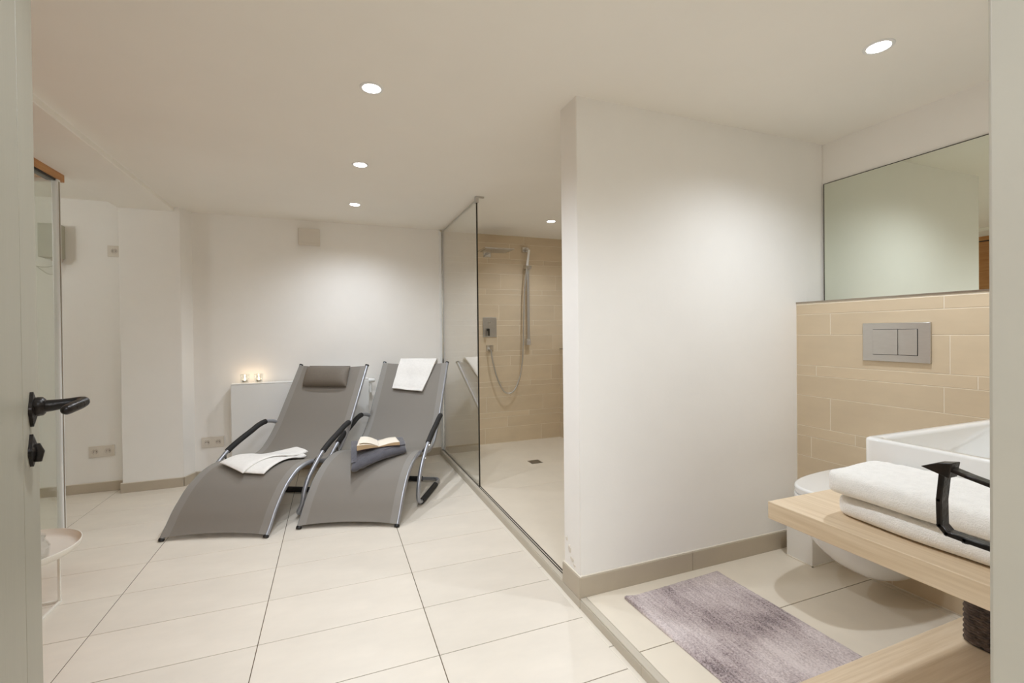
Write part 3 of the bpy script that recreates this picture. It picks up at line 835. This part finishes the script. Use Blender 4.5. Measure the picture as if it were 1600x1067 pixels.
# ---- tray table + jar
cx, cy, R = -1.185, 2.375, .212
t = thing('tray_table', (cx, cy, 0), 'round white metal tray table in front of the glass cabin', 'table')
tz = .262
build('tray', MB().lathe([(0, tz), (R - .012, tz), (R, tz + .010), (R + .004, tz + .030), (R + .001, tz + .031), (R - .004, tz + .012), (R - .016, tz + .004), (0, tz + .004)], (cx, cy, 0), 64), M['traym'], t, smooth=True)
legs = [(-1.085, 2.505), (-1.285, 2.505), (-1.285, 2.245), (-1.085, 2.245)]
for (a, b) in legs[:2]:
    build('leg', MB().box(a - .0045, a + .0045, b - .0045, b + .0045, .0105, tz), M['traym'], t, bevel=.001)
for (a, b) in legs[2:]:
    build('leg', MB().box(a - .0045, a + .0045, b - .0045, b + .0045, .0105, tz), M['traym'], t, bevel=.001)
build('base_bar', MB().box(-1.0805 - .009, -1.0805, 2.236, 2.514, .0005, .0105), M['traym'], t, bevel=.001)
build('base_bar', MB().box(-1.2895, -1.2805, 2.236, 2.514, .0005, .0105), M['traym'], t, bevel=.001)
build('base_bar', MB().box(-1.2805, -1.0895, 2.505, 2.514, .0005, .0105), M['traym'], t, bevel=.001)
jx, jy, jz = -1.062, 2.290, tz + .0042
t = thing('glass_jar', (jx, jy, jz), 'clear faceted glass jar with a lid on the white tray table', 'jar')
build('jar_body', MB().lathe([(0, 0), (.032, 0), (.038, .006), (.041, .03), (.043, .055), (.034, .075), (.029, .080), (.029, .092), (.0265, .092), (.0265, .080), (.0315, .073), (.040, .055), (.038, .03), (.034, .009), (0, .006)], (jx, jy, jz), 14), M['jar'], t)
build('jar_lid', MB().lathe([(0, .0925), (.031, .0925), (.031, .098), (.02, .104), (.010, .106), (.010, .116), (0, .118)], (jx, jy, jz), 20), M['jar'], t, smooth=True)

# ---- shower glass screen
t = thing('shower_screen', (.954, 3.66, SZ), 'frameless clear glass shower screen beside the right lounger', 'shower screen')
build('glass_panel', MB().box(.950, .958, 3.105, 4.205, SZ + .001, 2.050), M['glass'], t)
build('glass_edge', MB().box(.9492, .9588, 3.1005, 3.105, SZ + .001, 2.050), M['darkmetal'], t)['label'] = 'dark polished front edge of the glass'
build('wall_profile', MB().box(.944, .9495, 4.19, 4.255, SZ + .001, 2.05).box(.9585, .964, 4.19, 4.255, SZ + .001, 2.05), M['chrome'], t)
build('top_rail', MB().box(.9485, .9595, 3.10, 4.205, 2.050, 2.056), M['steel'], t)
br = build('ceiling_bracket', MB().box(.944, .964, 3.085, 3.125, 2.03, 2.0745).box(.944, 1.005, 3.088, 3.100, 2.064, 2.0745), M['steel'], t, bevel=.001)

# ---- rain shower head on its arm
SY = 4.2505
t = thing('rain_shower', (1.52, SY, 1.87), 'flat chrome rain shower head on the tiled shower wall', 'shower head')
build('spray_plate', MB().box(1.265, 1.545, 3.88, 4.10, 1.871, 1.879), M['chrome'], t, bevel=.002)
build('nozzle_face', MB().box(1.285, 1.525, 3.90, 4.08, 1.868, 1.871), M['steel'], t)
build('arm', MB().box(1.39, 1.42, 4.0, SY - .008, 1.880, 1.892), M['chrome'], t, bevel=.002)
build('wall_plate', MB().box(1.368, 1.442, SY - .008, SY, 1.850, 1.922), M['chrome'], t, bevel=.002)

# ---- hand shower on riser bar
t = thing('hand_shower', (1.81, SY, 1.03), 'chrome hand shower with slide bar and long hose on the tiled shower wall', 'hand shower')
rb = build('slide_bar', MB().box(1.800, 1.826, SY - .055, SY - .043, 1.03, 1.80), M['steel'], t, bevel=.002)
build('bar_mount', MB().box(1.792, 1.834, SY - .058, SY, .995, 1.055), M['chrome'], t, bevel=.003)
build('bar_mount', MB().box(1.792, 1.834, SY - .058, SY, 1.735, 1.765), M['chrome'], t, bevel=.003)
wb = build('wall_holder', MB().box(1.765, 1.82, SY - .035, SY, 1.915, 1.965).box(1.785, 1.812, SY - .085, SY - .03, 1.93, 1.952), M['chrome'], t, bevel=.003)
hh = build('handset', MB().obox((1.80, SY - .085, 1.848), (1, 0, -.12), (0, 1, 0), (.14, .0, 1), .011, .008, .085), M['white'], t, bevel=.003)
build('slider', MB().box(1.770, 1.832, SY - .10, SY - .04, 1.745, 1.775), M['chrome'], t, bevel=.003)
hose = catmull([(1.788, SY - .085, 1.765), (1.780, SY - .08, 1.70), (1.765, SY - .07, 1.50), (1.757, SY - .06, 1.20), (1.748, SY - .06, .95), (1.725, SY - .06, .74), (1.67, SY - .06, .585),
                (1.605, SY - .06, .530), (1.54, SY - .055, .560), (1.475, SY - .05, .70), (1.435, SY - .045, .86), (1.422, SY - .035, .965)], 8)
build('hose', MB().tube(hose, .0075, 10), M['steel'], t, smooth=True)
build('hose_outlet', MB().box(1.388, 1.458, SY - .008, SY, .942, 1.002).box(1.408, 1.438, SY - .045, SY - .006, .958, .986), M['chrome'], t, bevel=.002)
t = thing('shower_mixer', (1.424, SY, 1.08), 'square chrome shower mixer plate with lever on the shower wall', 'mixer')
build('plate', MB().box(1.355, 1.494, SY - .006, SY, 1.078, 1.270), M['steel'], t, bevel=.002)
build('lever', MB().tube([(1.402, SY - .006, 1.150), (1.402, SY - .040, 1.150)], .012, 16).box(1.394, 1.410, SY - .048, SY - .038, 1.092, 1.160), M['darkmetal'], t, bevel=.001)
build('diverter', MB().tube([(1.415, SY - .006, 1.218), (1.415, SY - .026, 1.218)], .011, 14), M['chrome'], t, smooth=True)

# ---- floor drain
t = thing('floor_drain', (1.565, 3.515, SZ), 'small square metal drain grate in the shower floor', 'drain')
build('frame', MB().box(1.515, 1.615, 3.465, 3.470, SZ, SZ + .002).box(1.515, 1.615, 3.560, 3.565, SZ, SZ + .002)
      .box(1.515, 1.520, 3.47, 3.56, SZ, SZ + .002).box(1.610, 1.615, 3.47, 3.56, SZ, SZ + .002), M['steel'], t)
build('pan', MB().box(1.520, 1.610, 3.470, 3.560, SZ, SZ + .0006), M['darkmetal'], t)
for k in range(5):
    build('grate_bar', MB().box(1.520, 1.610, 3.478 + .017 * k, 3.486 + .017 * k, SZ + .0006, SZ + .002), M['steel'], t)

# ---- mirror
t = thing('mirror', (2.375, .95, 1.2585), 'large frameless wall mirror above the tiled half wall', 'mirror')
build('mirror_glass', MB().box(2.3735, 2.375, YF + .02, 1.636, 1.260, 1.866), M['mirror'], t)
build('mirror_edge', MB().box(2.3722, 2.3788, 1.6362, 1.6392, 1.2585, 1.8690).box(2.3722, 2.3788, YF + .02, 1.6392, 1.8662, 1.8690), M['darkmetal'], t)
build('backing', MB().box(2.3752, 2.3795, YF + .02, 1.636, 1.2585, 1.866), M['darkmetal'], t)

# ---- flush plate
t = thing('flush_plate', (2.1795, 1.205, .98), 'brushed steel dual flush plate on the tiled half wall', 'flush plate')
def yz(mb, x0, x1, y0, y1, z0, z1): return mb.box(x0, x1, y0, y1, z0, z1)
XF = 2.1798
build('plate', MB().box(XF - .010, XF, 1.083, 1.330, .982, 1.144), M['steel'], t, bevel=.002)
build('gap', MB().box(XF - .0106, XF - .0099, 1.124, 1.288, 1.010, 1.118), M['blackcap'], t)
build('large_button', MB().box(XF - .0135, XF - .0104, 1.1935, 1.2865, 1.0120, 1.1165), M['steel'], t, bevel=.0008)
build('small_button', MB().box(XF - .0135, XF - .0104, 1.1255, 1.1915, 1.0120, 1.1165), M['steel'], t, bevel=.0008)

# ---- wall-hung toilet
TY = 1.20
t = thing('toilet', (1.95, TY, SZ), 'white wall-hung toilet with closed lid on the half wall', 'toilet')
def outline(x, hw_, front, back):   # half width of an egg outline at x in [front, back]
    u = (x - front) / (back - front)
    return hw_ * (max(0, 1 - (1 - min(1, u / .62)) ** 2.3)) ** .5 if u < .62 else hw_ * (1 - .06 * (u - .62) / .38)
rows = []
nz_, na = 14, 40
bm_ = MB(); vs = []; fs = []
for j in range(nz_ + 1):
    q = j / nz_                         # 0 bottom .. 1 rim
    z = .125 + (.455 - .125) * q
    k_ = math.sin(q * math.pi / 2) ** .62
    front = 2.02 + (1.690 - 2.02) * k_; hw2 = .07 + .113 * k_ ** 1.1
    zz = z
    ring = []
    for i in range(na + 1):
        a = i / na; ang = math.pi * a
        c, s_ = math.cos(ang), math.sin(ang)
        x = 2.179 - (2.179 - front) * (abs(s_) ** .75)
        y = TY + hw2 * (abs(c) ** .62) * (1 if c > 0 else -1)
        dip = 0
        ring.append((x, y, zz + (1 - q) * .0 * x))
    vs += ring
W = na + 1
for j in range(nz_):
    for i in range(na):
        a = j * W + i; fs.append((a, a + 1, a + W + 1, a + W))
fs.append(tuple(range(W))); fs.append(tuple(range(nz_ * W, nz_ * W + W))[::-1])
for j in range(nz_):
    fs.append((j * W, j * W + W, j * W + W + na, j * W + na))
bm_.add(vs, fs)
build('bowl', bm_, M['ceramic'], t, smooth=True)
def egg(front, back, hw2, z0, z1, n=48):
    poly = []
    for i in range(n + 1):
        a = math.pi * i / n; c, s_ = math.cos(a), math.sin(a)
        poly.append((back - (back - front) * abs(s_) ** .8, TY + hw2 * abs(c) ** .6 * (1 if c > 0 else -1)))
    return MB().prism(poly, z0, z1)
build('seat', egg(1.680, 2.13, .183, .4555, .473), M['ceramic'], t, bevel=.004)
build('lid', egg(1.684, 2.14, .186, .4745, .505), M['ceramic'], t, bevel=.008, seg=3)
build('hinge', MB().tube([(2.150, TY - .08, .472), (2.150, TY + .08, .472)], .010, 12), M['chrome'], t, smooth=True)

# ---- bath mat
ra, rb_, rc = Vector((1.087, 1.568)), Vector((1.594, 1.590)), Vector((1.616, .80))
rd = ra + (rc - rb_)
def rugf(a, b, side):
    q = rd.lerp(rc, a).lerp(ra.lerp(rb_, a), b)
    if not side: return (q.x, q.y, SZ + .001)
    e = min(1, min(a, 1 - a) * 30, min(b, 1 - b) * 45) ** .5
    row = .0012 * math.sin(a * 130) * (.5 + .5 * noise.noise(Vector((a * 20, b * 8, 0))))
    f = noise.noise(Vector((q.x * 90, q.y * 60, 0))) * .0016 + noise.noise(Vector((q.x * 14, q.y * 14, 3))) * .0012
    curl = .010 * max(0, 1 - a / .10) * max(0, (b - .55) / .45)
    return (q.x + f * .6, q.y, SZ + .0015 + (.0095 + row + f) * e + curl)
tag(build('bath_mat', MB().sheet(rugf, 130, 190), M['rug'], smooth=True), 'mauve-grey heathered tufted bath mat on the raised bathroom floor', 'bath mat')

# ---- wooden washstand: counter and low shelf
KX, KY = .944, .787
tag(build('washstand_counter', MB().box(KX, 2.1785, YF + .001, KY, .680, .720), M['wood_y'], bevel=.0015), 'thick light oak counter carrying the basin and the towels', 'counter')
tag(build('washstand_shelf', MB().box(KX + .01, 2.1785, YF + .001, KY + .005, .220, .260), M['wood'], bevel=.0015), 'low light oak shelf under the counter, holding the basket', 'shelf')

# ---- basin
t = thing('basin', (1.49, .50, .7205), 'white rectangular ceramic countertop basin on the oak counter', 'basin')
bx0, bx1, by0, by1, bz0, bz1 = 1.19, 1.79, .285, .733, .7205, .860
def rrect(x0, x1, y0, y1, r, n=6):
    out = []
    for cx_, cy_, a0 in ((x1 - r, y1 - r, 0), (x0 + r, y1 - r, 90), (x0 + r, y0 + r, 180), (x1 - r, y0 + r, 270)):
        for k in range(n + 1):
            a = math.radians(a0 + 90 * k / n); out.append((cx_ + r * math.cos(a), cy_ + r * math.sin(a)))
    return out
rings = []
for (ins, r, z) in ((.022, .03, bz0), (.006, .026, bz0 + .02), (.0, .024, bz0 + .06), (0, .024, bz1 - .006), (.002, .022, bz1 - .002), (.006, .020, bz1),
                    (.024, .018, bz1), (.028, .018, bz1 - .003), (.030, .020, bz1 - .008), (.040, .03, bz0 + .05), (.075, .04, bz0 + .022), (.16, .03, bz0 + .015)):
    rings.append([(x, y, z) for x, y in rrect(bx0 + ins, bx1 - ins, by0 + ins, by1 - ins, r)])
mb = MB(); n = len(rings[0]); vs = [p for rg in rings for p in rg]; fs = []
for j in range(len(rings) - 1):
    for i in range(n): fs.append((j * n + i, j * n + (i + 1) % n, (j + 1) * n + (i + 1) % n, (j + 1) * n + i))
fs.append(tuple(range(n))[::-1]); fs.append(tuple((len(rings) - 1) * n + i for i in range(n)))
mb.add(vs, fs); build('bowl', mb, M['ceramic'], t, smooth=True)
build('waste', MB().lathe([(0, .0), (.03, .0), (.032, .004), (.02, .007), (0, .007)], (1.49, .50, bz0 + .015), 24), M['chrome'], t, smooth=True)

# ---- two folded bath towels
def folded(x0, x1, y0, y1, z0, h, seed, label):
    def fn(a, b, side):
        a, b = sp(a), sp(b)
        x = x0 + (x1 - x0) * a; y = y0 + (y1 - y0) * b
        e = max(0, 1 - abs(2 * a - 1) ** 9) ** .5 * max(0, 1 - abs(2 * b - 1) ** 30) ** .5
        mx, my = (x0 + x1) / 2, (y0 + y1) / 2; da, db = abs(2 * a - 1), abs(2 * b - 1)
        y = my + (y - my) * (1 - .075 * da ** 5); x = mx + (x - mx) * (1 - .22 * db ** 14)
        nzv = noise.noise(Vector((x * 9, y * 6, seed))) * .010 + noise.noise(Vector((x * 70, y * 70, seed))) * .0022
        z = z0 + h / 2 + (h / 2 * e + (nzv * e if side else 0)) * (1 if side else -1)
        sh = .012 * noise.noise(Vector((0, y * 6, seed))) * (1 - a)
        return (x + sh, y + .014 * noise.noise(Vector((x * 10, 0, seed))) * b, max(z, z0 + .0004))
    o = build('bath_towel', MB().sheet(fn, 40, 110), M['towel'], smooth=True)
    return tag(o, label, 'towel', 'folded bath towels on the counter')
folded(1.000, 1.180, .285, .690, .7203, .042, 1.3, 'lower of two thick white folded bath towels on the oak counter')
folded(.984, 1.186, .280, .703, .7675, .050, 5.1, 'upper of two thick white folded bath towels on the oak counter')

# ---- woven basket on the low shelf
t = thing('basket', (1.75, .60, .2605), 'dark brown woven basket on the low oak shelf', 'basket')
gx0, gx1, gy0, gy1, gz0, gz1 = 1.602, 1.90, .40, .738, .2605, .50
build('liner', MB().prism(rrect(gx0 + .006, gx1 - .006, gy0 + .006, gy1 - .006, .024), gz0 + .002, gz1 - .004), M['blackcap'], t)
per = rrect(gx0 + .004, gx1 - .004, gy0 + .004, gy1 - .004, .026, 5)
loop = []
for i in range(len(per)):
    a, b = Vector(per[i]), Vector(per[(i + 1) % len(per)]); m_ = max(1, int((b - a).length / .0042))
    for k in range(m_): loop.append(a.lerp(b, k / m_))
NR = 32
M['weave'] = mat('rattan', (104, 88, 78), .6, rgb2=(58, 46, 40), vscale=60)
wm = MB()
for r_ in range(NR):
    z = gz0 + .007 + (gz1 - gz0 - .014) * r_ / (NR - 1)
    pts = []
    for i, p in enumerate(loop):
        q = loop[(i + 1) % len(loop)]; d = (q - p).normalized(); nn = Vector((d.y, -d.x))
        o_ = .0020 * math.sin(i * math.pi / 3.0 + math.pi * (r_ % 2))
        pts.append((p.x + nn.x * o_, p.y + nn.y * o_, z + .001 * math.sin(i * 1.7)))
    pts.append(pts[0]); wm.tube(pts, .0044, 6)
wv_ = build('weave', wm, M['weave'], t, smooth=True); wv_['kind'] = 'stuff'
build('base_rim', MB().tube([(p.x, p.y, gz0 + .004) for p in loop[::3]] + [(loop[0].x, loop[0].y, gz0 + .004)], .004, 6), M['blackcap'], t, smooth=True)
